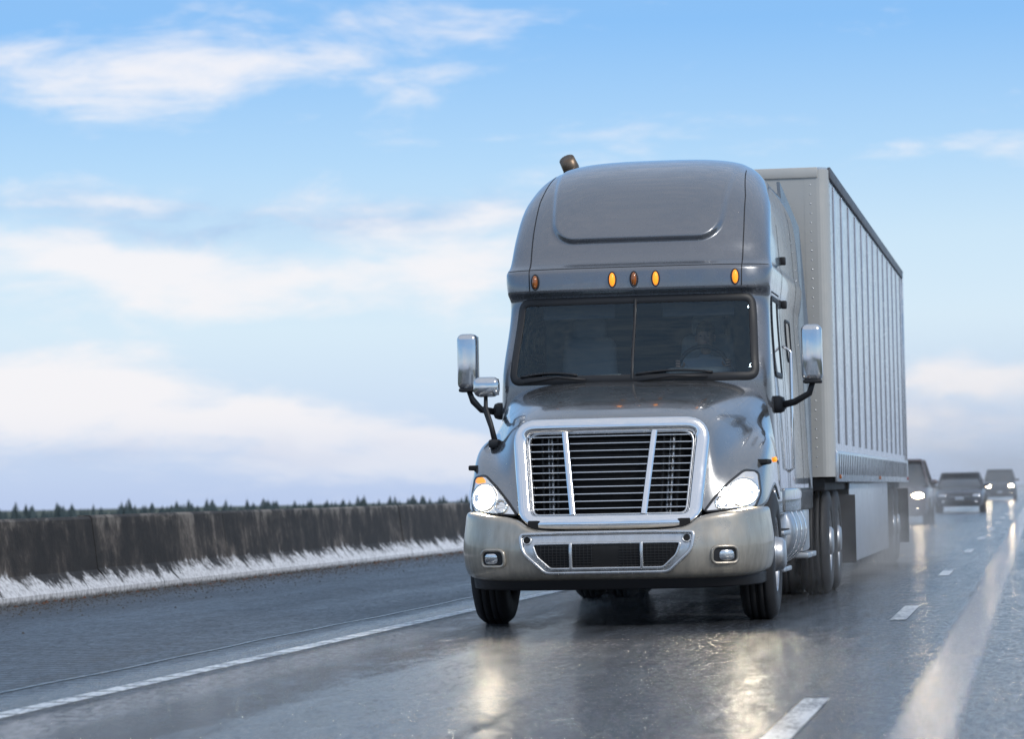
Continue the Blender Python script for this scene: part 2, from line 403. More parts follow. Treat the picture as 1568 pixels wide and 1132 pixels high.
# ---- hood
rows=[
 [(0,.34,1.59),(.35,.36,1.585),(.60,.41,1.575),(.735,.45,1.51),(.745,.40,1.28),(.72,.32,1.05),(.695,.255,.85)],
 [(0,.37,1.635),(.35,.385,1.63),(.62,.44,1.615),(.785,.49,1.53),(.805,.42,1.28),(.80,.345,1.06),(.80,.285,.855)],
 [(0,.70,1.745),(.37,.71,1.75),(.70,.74,1.71),(.865,.76,1.57),(.89,.60,1.30),(.95,.46,1.12),(.98,.36,.87)],
 [(0,1.15,1.82),(.40,1.15,1.835),(.78,1.15,1.79),(.94,1.12,1.60),(.975,.95,1.37),(1.09,.62,1.27),(1.12,.50,.88)],
 [(0,1.55,1.885),(.42,1.55,1.90),(.86,1.55,1.855),(1.0,1.5,1.67),(1.04,1.28,1.45),(1.165,.92,1.44),(1.18,.72,.90)],
 [(0,1.9,1.93),(.45,1.9,1.94),(.95,1.88,1.90),(1.05,1.85,1.72),(1.09,1.65,1.50),(1.185,1.35,1.44),(1.20,1.22,1.16)],
 [(0,2.06,1.945),(.45,2.06,1.95),(.98,2.05,1.90),(1.09,2.05,1.73),(1.12,2.0,1.50),(1.18,1.85,1.30),(1.20,1.78,.80)]]
hood=net('hood_and_fenders',rows,M_hood,T,4,.015); hB=bvh_of(hood); SH=Sfront(hB)
for s in(-1,1):
    hl=rpoly([(s*.72,.86),(s*1.09,.885),(s*1.125,1.0),(s*1.105,1.16),(s*1.01,1.175),(s*.90,1.08),(s*.80,.97)],.03,4)
    patch('headlamp_reflector',SH,hl,.006,M_reflr,T,20,16)
    ribbon('headlamp_bezel',SH,hl,.020,.004,M_black,T,closed=True,h=.010)
    def circ(cx,cz,r): return [(cx+r*math.cos(a),cz+r*math.sin(a)) for a in np.linspace(0,2*math.pi,21)[:-1]]
    patch('headlamp_bulb',SH,circ(s*1.0,1.0,.045),.018,M_lamp,T,8,8,.006)
    patch('headlamp_bowl',SH,circ(s*1.0,1.0,.10),.012,M_lamp2,T,10,10)
    ribbon('headlamp_ring',SH,circ(s*1.0,1.0,.105),.014,.012,M_chrome,T,closed=True,h=.01)
    ribbon('headlamp_ring',SH,circ(s*.85,.93,.05),.012,.012,M_chrome,T,closed=True,h=.01)
    patch('low_beam',SH,circ(s*.85,.93,.045),.012,M_chrome,T,8,8,-.01)
    patch('turn_lamp',SH,rpoly([(s*1.00,1.115),(s*1.095,1.115),(s*1.085,1.158),(s*1.02,1.158)],.02),.012,M_amberon if s<0 else M_reflr,T,8,6)
    patch('headlamp_lens',SH,hl,.035,M_clear,T,16,12)
    ell('side_marker',(s*1.195,1.3,1.26),(.015,.045,.022),M_amberon,T)
# ---- grille
def SG(x,z):
    y=.10+(z-.8)*.28+.13*(x/.7)**2
    n=Vector((.26*x/.49*1.0,-1,.28)).normalized(); return Vector((x,y,z)),n
gm=rpoly([(-.655,.805),(.655,.805),(.725,1.55),(-.725,1.55)],[.10,.10,.15,.15],8)
gi=rpoly([(-.595,.865),(.595,.865),(.655,1.495),(-.655,1.495)],[.05,.05,.10,.10],6)
patch('grille_backing',SG,gm,-.12,M_dark,T,20,12)
ribbon('grille_surround',SG,gm,.12,-.05,M_chrome,T,closed=True,h=.075)
ribbon('grille_inner_trim',SG,gi,.018,-.045,M_silver,T,closed=True,h=.03)
nb=11
for i in range(nb):
    z=.905+i*(1.46-.905)/(nb-1); hw=.60+.055*(z-.865)/.62
    pts=[SG(x,z)[0]+Vector((0,.03,0)) for x in np.linspace(-hw,hw,17)]
    vv=[];ff=[]
    for p in pts: vv+= [p+Vector((0,-.012,0)),p+Vector((0,-.002,.006)),p+Vector((0,.04,.011)),p+Vector((0,.04,-.004)),p+Vector((0,-.002,-.005))]
    for q in range(16):
        for k in range(5): ff.append((q*5+k,q*5+(k+1)%5,(q+1)*5+(k+1)%5,(q+1)*5+k))
    mk('grille_bar',vv,ff,M_chrome,T)
for s in(-1,1):
    ribbon('grille_strut',SG,[(s*.275,.86),(s*.35,1.50)],.05,-.015,M_chrome,T,h=.019)
    for q in range(3): ribbon('grille_rear_strut',SG,[(s*(.41+q*.06),.87),(s*(.43+q*.065),1.48)],.018,-.08,M_frame,T,h=.01)
    ribbon('grille_rear_strut',SG,[(s*.47,.87),(s*.50,1.48)],.05,-.095,M_silver,T,h=.01)
for q in range(11): ribbon('radiator_fin_bar',SG,[(-.56,.88+q*.057),(.56,.88+q*.057)],.012,-.10,M_frame,T,h=.01)
box('radiator',(0,.75,1.12),(1.15,.2,.8),M_dark,T,.01)
box('inner_structure',(0,1.2,.95),(1.5,1.2,.5),M_dark,T,.01)
box('firewall',(0,2.1,1.3),(2.1,.1,.9),M_dark,T,.01)
# ---- bumper
st=[(0,0,.735,.355),(.3,.0,.735,.355),(.58,.03,.74,.355),(.66,.05,.80,.355),(.72,.07,.845,.355),(.92,.13,.865,.36),(1.07,.26,.885,.365),(1.16,.50,.90,.37),(1.18,.74,.90,.38)]
br=[]
for f_ in range(8):
    r=[]
    for x,y,zt,zb in st:
        o={0:(.13,zt),1:(.02,zt+.002),2:(-.01,zt-.02),3:(-.015,zt-.09),4:(-.045,zb+.26),5:(-.035,zb+.14),6:(-.01,zb+.015),7:(.12,zb)}[f_]
        inw=max(0,(x-.92)/.27)
        xx=x-o[0]*inw if x>0 else x; yy=y+o[0]*(1-.6*inw)
        r.append((xx,yy,o[1]))
    br.append(r)
bump=net('bumper',br,M_bump,T,3,.012); bB=bvh_of(bump); SB=Sfront(bB)
ins=rpoly([(-.47,.425),(.47,.425),(.64,.58),(.665,.715),(-.665,.715),(-.64,.58)],.04)
patch('bumper_insert',SB,ins,.004,M_silver,T,24,12)
it=rpoly([(-.43,.455),(.43,.455),(.53,.545),(.565,.635),(-.565,.635),(-.53,.545)],.025)
patch('bumper_intake',SB,it,.009,M_dark,T,24,8)
ribbon('intake_frame',SB,it,.022,.004,M_silver,T,closed=True,h=.022)
ribbon('insert_frame',SB,ins,.03,.002,M_silver,T,closed=True,h=.026)
def hwz(z): return .43+(.565-.43)*min(1,max(0,(z-.455)/.18))-.02
for q in range(8):
    z=.475+q*.02
    for s in(-1,1): ribbon('intake_mesh',SB,[(s*hwz(z),z),(s*.1,z)],.004,.009,M_frame,T,h=.006)
for q in range(36):
    x=-.53+q*.03
    if abs(x)>.1: ribbon('intake_mesh',SB,[(x,.46 if abs(x)<.43 else .46+(abs(x)-.43)),(x,.63)],.004,.009,M_frame,T,h=.006)
for s in(-1,1):
    ribbon('intake_post',SB,[(s*.27,.455),(s*.27,.635)],.028,.008,M_silver,T,h=.02)
    patch('tow_pin',SB,[(s*.61+.025*math.cos(a),.67+.025*math.sin(a)) for a in np.linspace(0,6.28,15)[:-1]],.009,M_dark,T,6,6)
    ribbon('tow_pin_ring',SB,[(s*.61+.032*math.cos(a),.67+.032*math.sin(a)) for a in np.linspace(0,6.28,15)[:-1]],.012,.006,M_silver,T,closed=True,h=.008)
    fl=rpoly([(s*.79,.475),(s*.98,.475),(s*.975,.60),(s*.80,.60)],.045)
    patch('foglamp_recess',SB,fl,.004,M_black,T,10,8)
    ribbon('foglamp_rim',SB,fl,.024,.002,M_bump,T,closed=True,h=.018)
    fl2=rpoly([(s*.845,.495),(s*.955,.495),(s*.95,.575),(s*.85,.575)],.035)
    patch('foglamp',SB,fl2,.010,M_foglens,T,8,6,.01); patch('foglamp_lens',SB,fl2,.016,M_clear,T,8,6,.012)
    ribbon('bumper_joint',SB,[(s*.50,.362),(s*.50,.42)],.006,.002,M_seam,T,h=.001)
    ribbon('headlamp_gap',SH,[(s*.72,.850),(s*1.12,.876)],.018,.002,M_seam,T,h=.002)
ad=[]
for f_ in range(3): ad.append([(x*.975,y+.06+.03*f_,zb+.02-.045*f_) for x,y,zt,zb in st])
net('air_dam',ad,M_black,T,2,.01)
box('grille_bumper_gap',(0,.30,.76),(1.25,.3,.12),M_dark,T,.01)
# ---- mirrors
for s in(-1,1):
    mx=s*1.42+.035
    box('door_mirror',(mx,2.05,2.13),(.17,.17,.46),M_mirror,T,.05,bseg=4)
    box('mirror_glass',(mx,2.137,2.13),(.15,.01,.42),M_sglass,T,.004)
    box('mirror_cap',(mx,2.06,1.895),(.15,.15,.03),M_black,T,.01)
    tube('mirror_arm',[(mx,2.06,1.89),(mx-s*.03,2.08,1.80),(s*1.30,2.15,1.735),(s*1.12,2.3,1.70)],[.022,.026,.028,.03],M_black,T,10)
    box('mirror_bracket',(s*1.15,2.28,1.72),(.12,.2,.14),M_black,T,.04)
box('hood_mirror',(-1.07,1.05,1.885),(.21,.12,.16),M_mirror,T,.055,bseg=4)
box('hood_mirror_glass',(-1.07,1.113,1.885),(.18,.01,.13),M_sglass,T,.004)
tube('hood_mirror_arm',[(-1.08,1.06,1.81),(-1.08,1.05,1.72),(-1.04,1.02,1.60),(-1.0,.98,1.45)],[.016,.018,.02,.024],M_black,T,10)
box('hood_mirror_base',(-1.0,.98,1.43),(.09,.14,.07),M_black,T,.02)
tube('hood_mirror_brace',[(-1.02,1.0,1.5),(-1.10,1.08,1.70),(-1.2,1.1,1.82)],.010,M_black,T,8)
# ---- wheels
def tyre(xo,y,side,par,r=.515,w=.28,name='tyre'):
    pr=[(.285,.03),(.30,.005),(.36,-.004),(.43,.0),(.475,.012),(.502,.04),(r,.06)]
    g=[.085,.135,w-.135,w-.085]
    for q in g: pr+= [(r,q-.006),(r-.016,q-.005),(r-.016,q+.005),(r,q+.006)]
    pr+=[(r,w-.06),(.502,w-.04),(.475,w-.012),(.43,w),(.36,w+.004),(.30,w-.005),(.285,w-.03)]
    return lathe(name,pr,(xo,y,r-.004),side,M_rub,par,56)
def rim(xo,y,side,par,front=True,zc=.511):
    if front: pr=[(.30,.012),(.285,.01),(.275,.03),(.268,.07),(.25,.085),(.22,.08),(.17,.055),(.145,.04),(.135,.0),(.125,-.04),(.10,-.06),(.05,-.066),(.001,-.068)]
    else: pr=[(.30,.012),(.285,.01),(.275,.03),(.268,.14),(.25,.16),(.2,.165),(.155,.16),(.145,.1),(.135,.0),(.11,-.02),(.001,-.022)]
    lathe('wheel_rim',pr,(xo,y,zc),side,M_alu,par,48)
    for k in range(10):
        a=2*math.pi*k/10; r=.19
        x0=xo-side*(.06 if front else .16)
        tube('lug_nut',[(x0,y+r*math.cos(a),zc+r*math.sin(a)),(x0+side*.035,y+r*math.cos(a),zc+r*math.sin(a))],.017,M_chrome,par,6)
        a+=math.pi/10; r=.237
        x1=xo-side*(.082 if front else .160)
        tube('hand_hole',[(x1,y+r*math.cos(a),zc+r*math.sin(a)),(x1+side*.004,y+r*math.cos(a),zc+r*math.sin(a))],.02,M_dark,par,10)
for s in(-1,1):
    tyre(s*1.20,1.28,s,T); rim(s*1.20,1.28,s,T,True)
    for y in(7.35,8.65):
        tyre(s*1.25,y,s,T); tyre(s*.93,y,s,T); rim(s*1.25,y,s,T,False)
    box('mud_flap',(s*1.08,9.35,.6),(.6,.02,.7),M_black,T,.004)
    box('chassis_rail',(s*.43,5.1,.86),(.08,8.6,.26),M_frame,T,.01)
    box('wheel_well',(s*1.0,1.3,1.24),(.36,1.1,.04),M_dark,T,.01)
tube('front_axle',[(-1.0,1.28,.5),(-.6,1.28,.42),(.6,1.28,.42),(1.0,1.28,.5)],.06,M_frame,T,10)
for y in(7.35,8.65):
    tube('drive_axle',[(-1.2,y,.51),(1.2,y,.51)],.09,M_frame,T,12); ell('differential',(0,y,.51),(.22,.25,.22),M_frame,T)
box('engine_sump',(0,1.9,.62),(.6,1.6,.5),M_frame,T,.05)
box('cab_underside',(0,4.0,1.02),(1.9,3.9,.12),M_frame,T,.02)
box('fifth_wheel',(0,8.0,1.05),(.9,1.0,.1),M_frame,T,.03)
box('rear_deck',(0,6.3,1.0),(.95,.9,.04),M_alu,T,.01)

# ============================================================ TRAILER
L=empty('semi_trailer',(C,Y0,0))
y0,y1,zb,zt,hw=6.8,22.95,1.13,4.10,1.30
rc=.10; con=[]
for s,a0 in((-1,180),(1,270)):
    for k in range(7):
        a=R(a0+90*k/6) ; con.append((s*(hw-rc)+rc*math.cos(a),y0+rc+rc*math.sin(a)))
con=[(-hw,y1)]+con+[(hw,y1)]
def prism(name,con,z0,z1,mat,par,smooth=False,capm=True):
    k=len(con); vv=[(x,y,z0) for x,y in con]+[(x,y,z1) for x,y in con]
    ff=[(i,(i+1)%k,(i+1)%k+k,i+k) for i in range(k)]
    if capm: ff+=[tuple(range(k)),tuple(range(k,2*k))]
    return mk(name,vv,ff,mat,par,smooth=smooth)
prism('trailer_body',con,zb,zt,M_trside,L)
prism('trailer_front_skin',[(-hw+rc,y0-.006),(hw-rc,y0-.006),(hw-rc,y0-.001),(-hw+rc,y0-.001)],zb+.02,zt-.08,M_trfront,L)
for s in(-1,1):
    cc=[(s*(hw-rc)+s*(rc+.008)*math.cos(R(a)),y0+rc-(rc+.008)*math.sin(R(a))) for a in range(0,91,15)]
    cc=[(s*(hw+.008),y0+.24)]+cc+[(s*(hw-rc-.12),y0-.008)]
    cc2=[(s*(hw+.001),y0+.24)]+[(s*(hw-rc)+s*(rc+.001)*math.cos(R(a)),y0+rc-(rc+.001)*math.sin(R(a))) for a in range(0,91,15)]+[(s*(hw-rc-.12),y0-.001)]
    prism('corner_post',cc+cc2[::-1],zb,zt-.02,M_trfront,L,smooth=False)
    box('top_rail',(s*(hw+.012),(y0+y1)/2+.1,zt-.045),(.025,y1-y0-.1,.11),M_trdark,L,.004)
    box('bottom_rail',(s*(hw+.014),(y0+y1)/2+.06,zb+.10),(.03,y1-y0-.12,.30),M_alu,L,.006)
    box('rear_post',(s*(hw+.01),y1-.08,(zb+zt)/2),(.03,.16,zt-zb-.02),M_alu,L,.006)
    yy=y0+.85
    while yy<y1-.3:
        box('side_post',(s*(hw+.008),yy,(zb+zt)/2+.10),(.014,.09,zt-zb-.45),M_trside,L,.004)
        box('post_gap',(s*(hw+.004),yy+.062,(zb+zt)/2+.10),(.006,.032,zt-zb-.45),M_trdark,L,0)
        yy+=1.22
    def rivets(pts,name):
        vv=[];ff=[]
        for (x,y,z,nx,ny) in pts:
            b=len(vv); n=Vector((nx,ny,0)); t=Vector((-ny,nx,0))
            for k in range(6):
                a=k*math.pi/3; vv.append(Vector((x,y,z))+t*.007*math.cos(a)+Vector((0,0,.007*math.sin(a))))
            vv.append(Vector((x,y,z))+n*.006)
            for k in range(6): ff.append((b+k,b+(k+1)%6,b+6))
        mk(name,vv,ff,M_alu,L)
    pts=[(s*(hw+.009),y0+.2,z,s,0) for z in np.arange(zb+.1,zt-.1,.09)]+[(s*(hw-rc-.06),y0-.009,z,0,-1) for z in np.arange(zb+.1,zt-.1,.09)]
    rivets(pts,'rivets')
    yq=y0+.35
    while yq<y1-.3: box('rail_stiffener',(s*(hw+.032),yq,zb+.12),(.008,.02,.2),M_trdark,L,0); yq+=.305
    for y in (y0+.4,y0+8,y1-.4): box('clearance_lamp',(s*(hw+.04),y,zb+.0),(.02,.1,.04),M_amber if y<y1-1 else M_red,L,.005)
    box('side_skirt',(s*1.24,14.2,.66),(.02,8.2,.86),M_skirt,L,.005)
    for q in range(6): box('skirt_brace',(s*1.20,10.8+q*1.4,.8),(.04,.04,.6),M_frame,L,.005)
    tube('landing_leg',[(s*.85,9.75,1.1),(s*.85,9.75,.42)],.06,M_frame,L,8); box('landing_foot',(s*.85,9.75,.39),(.24,.24,.04),M_frame,L,.01)
    for y in(19.5,20.75): tyre(s*1.27,y,s,L); tyre(s*.95,y,s,L); rim(s*1.27,y,s,L,False)
    box('trailer_mud_flap',(s*1.08,21.5,.62),(.6,.02,.75),M_black,L,.004)
    box('bogie_rail',(s*.5,20.1,.95),(.1,3,.22),M_frame,L,.01)
    box('rear_guard_leg',(s*.5,22.85,.82),(.08,.08,.56),M_frame,L,.01)
box('top_front_rail',(0,y0-.012,zt-.05),(2.42,.02,.10),M_trfront,L,.004)
box('rear_guard_bar',(0,22.9,.55),(2.3,.1,.1),M_frame,L,.01)
box('floor_beams',(0,14.9,1.06),(2.4,15.9,.12),M_frame,L,.01)
for y in(19.5,20.75): tube('trailer_axle',[(-1.2,y,.51),(1.2,y,.51)],.07,M_frame,L,10)
for s in(-1,1): box('rear_door',(s*.63,22.965,2.62),(1.22,.03,2.85),M_trside,L,.01)
L.rotation_euler=(0,0,R(-.2))

# ============================================================ BACKGROUND VEHICLES
M_lampcar=simple('car_headlamp',(1,.9,.7),emis=(1,.78,.5),es=90)
def vehicle(name,loc,col,kind,lights,face=1):
    V=empty(name,loc); P=simple(name+'_paint',col,metal=.4,rough=.3,coat=.6)
    if kind=='sedan': Lg,H,bz,hz,y_a,y_b,y_c,y_d,hwid=4.7,1.47,.93,.86,1.15,1.95,3.3,4.25,.91
    elif kind=='suv': Lg,H,bz,hz,y_a,y_b,y_c,y_d,hwid=4.7,1.72,1.05,1.02,1.05,1.75,3.9,4.55,.94
    else: Lg,H,bz,hz,y_a,y_b,y_c,y_d,hwid=5.6,1.9,1.2,1.15,1.35,1.95,3.6,3.8,1.0
    sy=[0,.04,.25,.9,y_a,2.2,3.2,y_d,Lg-.12,Lg]
    szt=[hz-.22,hz-.16,hz-.06,hz,bz-.02,bz,bz,bz,bz-.03,bz-.25]
    sw=[.82,.90,.97,1,1,1,1,1,.96,.85]
    rw=[]
    for y,z,w in zip(sy,szt,sw):
        W=hwid*w; rw.append([(0,y,z+.02),(W*.5,y,z+.015),(W*.86,y,z-.01),(W*.99,y,z-.12),(W,y,(z+.3)/2),(W*.97,y,.32),(W*.9,y,.24)])
    b=net('body',rw,P,V,2,.02)
    for y,z,w,nm in((-.005,hz-.22,.82,'front_fascia'),(Lg+.005,bz-.25,.85,'rear_fascia')):
        box(nm,(0,y+(.05 if y<1 else -.05),(z+.24)/2),(hwid*w*2,.12,z-.2),P,V,.05)
    gb,gt=hwid*.93,hwid*.74
    vv=[(-gb,y_a,bz-.03),(gb,y_a,bz-.03),(gb,y_d,bz-.03),(-gb,y_d,bz-.03),(-gt,y_b,H-.05),(gt,y_b,H-.05),(gt,y_c,H-.05),(-gt,y_c,H-.05)]
    mk('windows',vv,[(0,1,5,4),(1,2,6,5),(2,3,7,6),(3,0,4,7),(4,5,6,7)],M_sglass,V,smooth=True,bevel=.05)
    box('roof',(0,(y_b+y_c)/2,H-.02),(gt*2+.03,y_c-y_b+.12,.07),P,V,.035)
    for s in(-1,1):
        tube('a_pillar',[(s*gb,y_a,bz-.02),(s*gt,y_b,H-.03)],.035,P,V,8); tube('rear_pillar',[(s*gb,y_d,bz-.02),(s*gt,y_c,H-.03)],.05,P,V,8)
        ym=(y_b+y_c)/2+.05; tube('b_pillar',[(s*gb,ym,bz-.02),(s*gt,ym,H-.03)],.03,M_black,V,8)
        ell('door_mirror',(s*(hwid+.08),y_a+.45,bz+.06),(.12,.07,.07),P,V)
        for y in(.95,Lg-1.0):
            lathe('tyre',[(.2,.02),(.3,.0),(.33,.03),(.335,.1),(.33,.18),(.3,.21),(.2,.2)],(s*(hwid+.0),y,.33),s,M_rub,V,28)
            lathe('rim',[(.21,.02),(.19,.05),(.05,.03),(.001,.03)],(s*(hwid),y,.33),s,M_alu,V,24)
            lathe('wheel_arch',[(.36,-.004),(.40,-.004),(.40,.02)],(s*hwid,y,.34),s,M_black,V,28)
        ell('headlamp',(s*hwid*.68,.0,hz-.26),(.16,.05,.075),M_lampcar if lights else M_foglens,V)
        ell('fog_lamp',(s*hwid*.66,-.01,.40),(.06,.03,.04),M_foglens,V)
        ell('tail_lamp',(s*hwid*.75,Lg,bz-.25),(.12,.04,.08),M_red,V)
    box('grille',(0,-.025,hz-.28),(hwid*.95,.03,.13),M_black,V,.02); box('grille_strip',(0,-.045,hz-.28),(hwid*.9,.01,.02),M_chrome,V,.003)
    box('lower_intake',(0,-.025,.38),(hwid*1.1,.03,.13),M_black,V,.02); box('number_plate',(0,-.05,.52),(.32,.01,.14),M_skirt,V,.004)
    if kind=='pickup': box('bed_void',(0,4.65,bz+.005),(hwid*1.7,1.5,.02),M_dark,V,0)
    return V
vehicle('suv',(-3.78,88,0),(.07,.045,.05),'suv',True)
vehicle('car',(-2.9,124,0),(.05,.055,.07),'sedan',False)
vehicle('pickup_truck',(-2.35,205,0),(.05,.055,.07),'pickup',True)

# ============================================================ ROAD
def sheet(name,x0,x1,y0,y1,z,mat):
    return mk(name,[(x0,y0,z),(x1,y0,z),(x1,y1,z),(x0,y1,z)],[(0,1,2,3)],mat,smooth=False)
m,nt,b=newmat('wet_asphalt'); N=NT(nt); o=N.obj(); X,Yc,Z=N.sep(o)
agg=N.noise(o,48,3,.7); agg2=N.noise(N.mapping(o,(26,6,1)),1,4,.8); agg3=N.noise(N.mapping(o,(5,1.6,1)),1,3,.6)
strk=N.noise(N.mapping(o,(1.3,.12,1)),1,5,.6,.3); strk2=N.noise(N.mapping(o,(7,.5,1)),1,4,.65)
rampn=N.n('ShaderNodeValToRGB'); N.put(rampn.inputs[0],N.mr(X,-11.,11.,0,1,False))
cr=rampn.color_ramp; cr.interpolation='EASE'
def xs(x): return (x+11)/22
stops=[(-11,.15),(-5.7,.15),(-5.2,.7),(-4.85,1.2),(-4.0,1.15),(-3.6,.7),(-2.9,.55),(-2.3,.8),(-1.6,.7),(-1.1,.6),(-.68,.6),(-.60,1.3),(-.42,1.3),(-.32,.6),(.6,.8),(2.,.5),(3.2,1.),(5,.6),(11,.5)]
while len(cr.elements)<len(stops): cr.elements.new(.5)
for i,(x,v) in enumerate(stops): cr.elements[i].position=xs(x)
for i,(x,v) in enumerate(stops): cr.elements[i].color=(v,v,v,1)
wet=N.m('ADD',rampn.outputs[0],N.m('MULTIPLY',N.m('SUBTRACT',strk,.5),.9)); wet=N.m('ADD',wet,N.m('MULTIPLY',N.m('SUBTRACT',strk2,.5),.6)); 
wet=N.m('ADD',wet,N.m('MULTIPLY',N.m('SUBTRACT',agg3,.5),.7)); wet=N.m('ADD',wet,N.m('MULTIPLY',N.m('SUBTRACT',agg2,.5),2.0),clamp=True)
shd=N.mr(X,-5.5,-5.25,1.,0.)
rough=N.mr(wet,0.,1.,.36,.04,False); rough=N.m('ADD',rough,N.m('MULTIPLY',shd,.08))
base=N.mix(N.mr(agg2,.3,.7,0,1),(.010,.011,.014),(.13,.14,.155)); base=N.mix(N.mr(strk2,.4,.65,0,.5),base,(.03,.03,.031))
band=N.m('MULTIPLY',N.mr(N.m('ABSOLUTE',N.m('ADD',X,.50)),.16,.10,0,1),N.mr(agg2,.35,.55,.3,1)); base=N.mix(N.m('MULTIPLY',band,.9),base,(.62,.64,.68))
sheen_band=N.m('MULTIPLY',N.mr(N.m('ABSOLUTE',N.m('ADD',X,4.62)),.34,.10,0,1),N.mr(agg2,.42,.6,0,.9)); base=N.mix(sheen_band,base,(.42,.43,.46))  # wet sheen beside the edge line, painted as paler base colour
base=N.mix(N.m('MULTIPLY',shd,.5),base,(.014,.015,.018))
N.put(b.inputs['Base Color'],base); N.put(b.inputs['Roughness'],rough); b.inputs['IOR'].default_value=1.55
groove=N.n('ShaderNodeTexWave'); groove.bands_direction='Y'; groove.inputs['Scale'].default_value=1.3; groove.inputs['Distortion'].default_value=2.2
N.put(groove.inputs['Vector'],o)
hgt=N.m('ADD',N.m('MULTIPLY',agg,.5),N.m('MULTIPLY',agg2,3.4)); hgt=N.m('ADD',hgt,N.m('MULTIPLY',N.m('MULTIPLY',groove.outputs['Fac'],shd),.8))
hgt=N.m('MULTIPLY',hgt,N.mr(wet,0.,1.,1.,.5,False))
N.put(b.inputs['Normal'],N.bump(hgt,1.,.030))
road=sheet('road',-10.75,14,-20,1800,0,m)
m,nt,b=newmat('worn_road_paint'); N=NT(nt); o=N.obj(); n1=N.noise(N.mapping(o,(38,12,1)),1,4,.7); n2=N.noise(N.mapping(o,(3,1.1,1)),1,4,.6)
fac=N.mr(N.m('ADD',N.m('MULTIPLY',n1,.6),N.m('MULTIPLY',n2,.5)),.45,.60,0,1)
N.put(b.inputs['Base Color'],N.mix(fac,(.10,.10,.105),(.80,.80,.78))); b.inputs['Roughness'].default_value=.32
N.put(b.inputs['Normal'],N.bump(n1,.4,.008)); M_line=m
bm_v=[];bm_f=[]
def strip(v,f,x0,x1,y0,y1,z=.004):
    k=len(v); v+=[(x0,y0,z),(x1,y0,z),(x1,y1,z),(x0,y1,z)]; f.append((k,k+1,k+2,k+3))
yy=-10.
while yy<600:
    strip(bm_v,bm_f,-5.09,-4.95,yy,yy+.40); yy+=.46
mk('edge_line',bm_v,bm_f,M_line,smooth=False)
lv=[];lf=[]; yy=13.3-24.8
while yy<700: strip(lv,lf,-1.155,-1.03,yy,yy+3.0); yy+=12.4
mk('lane_line',lv,lf,M_line,smooth=False)
lv=[];lf=[]; yy=2.
while yy<700: strip(lv,lf,2.70,2.83,yy,yy+3.0); yy+=12.4
strip(lv,lf,6.6,6.75,-10,900)
mk('far_lane_line',lv,lf,M_line,smooth=False)
m_tar=simple('tar_seam',(.01,.01,.011),rough=.25)
lv=[];lf=[]
for k in range(300):
    y=5+k*.5; x=-5.62+.02*math.sin(y*.7)+.01*math.sin(y*2.3); x2=-5.62+.02*math.sin((y+.5)*.7)+.01*math.sin((y+.5)*2.3); q=len(lv)
    lv+=[(x-.02,y,.004),(x+.02,y,.004),(x2+.02,y+.5,.004),(x2-.02,y+.5,.004)]; lf.append((q,q+1,q+2,q+3))
mk('tar_seam',lv,lf,m_tar,smooth=False)
# ============================================================ BARRIER
m,nt,b=newmat('stained_concrete'); N=NT(nt); o=N.obj(); X,Yc,Z=N.sep(o)
st1=N.noise(N.mapping(o,(2,.9,1.3)),1,6,.68,.4); st2=N.noise(N.mapping(o,(2,2.6,1.1),(5,0,0)),1,6,.68,.4); fine=N.noise(o,18,5,.75)
v=N.m('ADD',N.m('MULTIPLY',st1,.55),N.m('MULTIPLY',st2,.45))
rp=N.n('ShaderNodeValToRGB'); N.put(rp.inputs[0],v); c_=rp.color_ramp
while len(c_.elements)<5: c_.elements.new(.5)
for i,(p,c) in enumerate([(.0,(.012,.011,.011)),(.46,(.020,.018,.017)),(.52,(.050,.043,.038)),(.58,(.14,.12,.105)),(.70,(.34,.31,.27))]): c_.elements[i].position=p; c_.elements[i].color=(*c,1)
col=N.mix(N.mr(fine,.35,.65,0,.6),rp.outputs[0],(.035,.032,.030))
topm=N.m('MULTIPLY',N.mr(N.m('ADD',Z,N.m('MULTIPLY',st2,.5)),.98,1.12,0,1),N.mr(st1,.47,.58,.05,.7))
col=N.mix(topm,col,(.24,.22,.195))
edge=N.m('ADD',Z,N.m('MULTIPLY',N.m('SUBTRACT',st2,.5),-.60)); edge=N.m('ADD',edge,N.m('MULTIPLY',N.m('SUBTRACT',fine,.5),-.30)); edge=N.m('ADD',edge,N.m('MULTIPLY',N.m('SUBTRACT',st1,.5),-.30))
wm=N.mr(edge,.13,.27,1.,0.)
wcol=N.mix(N.mr(fine,.35,.6,0,1),(.46,.47,.50),(.80,.82,.86))
col=N.mix(N.m('MULTIPLY',wm,.95),col,wcol)
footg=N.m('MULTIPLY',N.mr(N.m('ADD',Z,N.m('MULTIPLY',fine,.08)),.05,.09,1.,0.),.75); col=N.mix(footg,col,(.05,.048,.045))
N.put(b.inputs['Base Color'],col); b.inputs['Roughness'].default_value=.75
N.put(b.inputs['Normal'],N.bump(N.m('ADD',fine,st2),.5,.015))
vv=[];ff=[]; BX=-10.35
prof=[(0,0),(0,.075),(-.17,.28),(-.235,.85),(-.26,.88),(-.40,.88),(-.425,.85),(-.49,.28),(-.66,.075),(-.66,0)]
yy=6.0;
while yy<520:
    dz=random.uniform(-.008,.008); dx=random.uniform(-.006,.006); k=len(vv); n=len(prof); Ls=6.1
    for y in (yy,yy+Ls*.5,yy+Ls-.016):
        for px,pz in prof: vv.append((BX+px+dx,y,pz+(dz if pz>.1 else 0)))
    for r_ in range(2):
        for i in range(n-1): ff.append((k+r_*n+i,k+r_*n+i+1,k+(r_+1)*n+i+1,k+(r_+1)*n+i))
    ff.append(tuple(k+i for i in range(n))); ff.append(tuple(k+2*n+i for i in range(n)))
    yy+=Ls
mk('concrete_barrier',vv,ff,m,smooth=False)
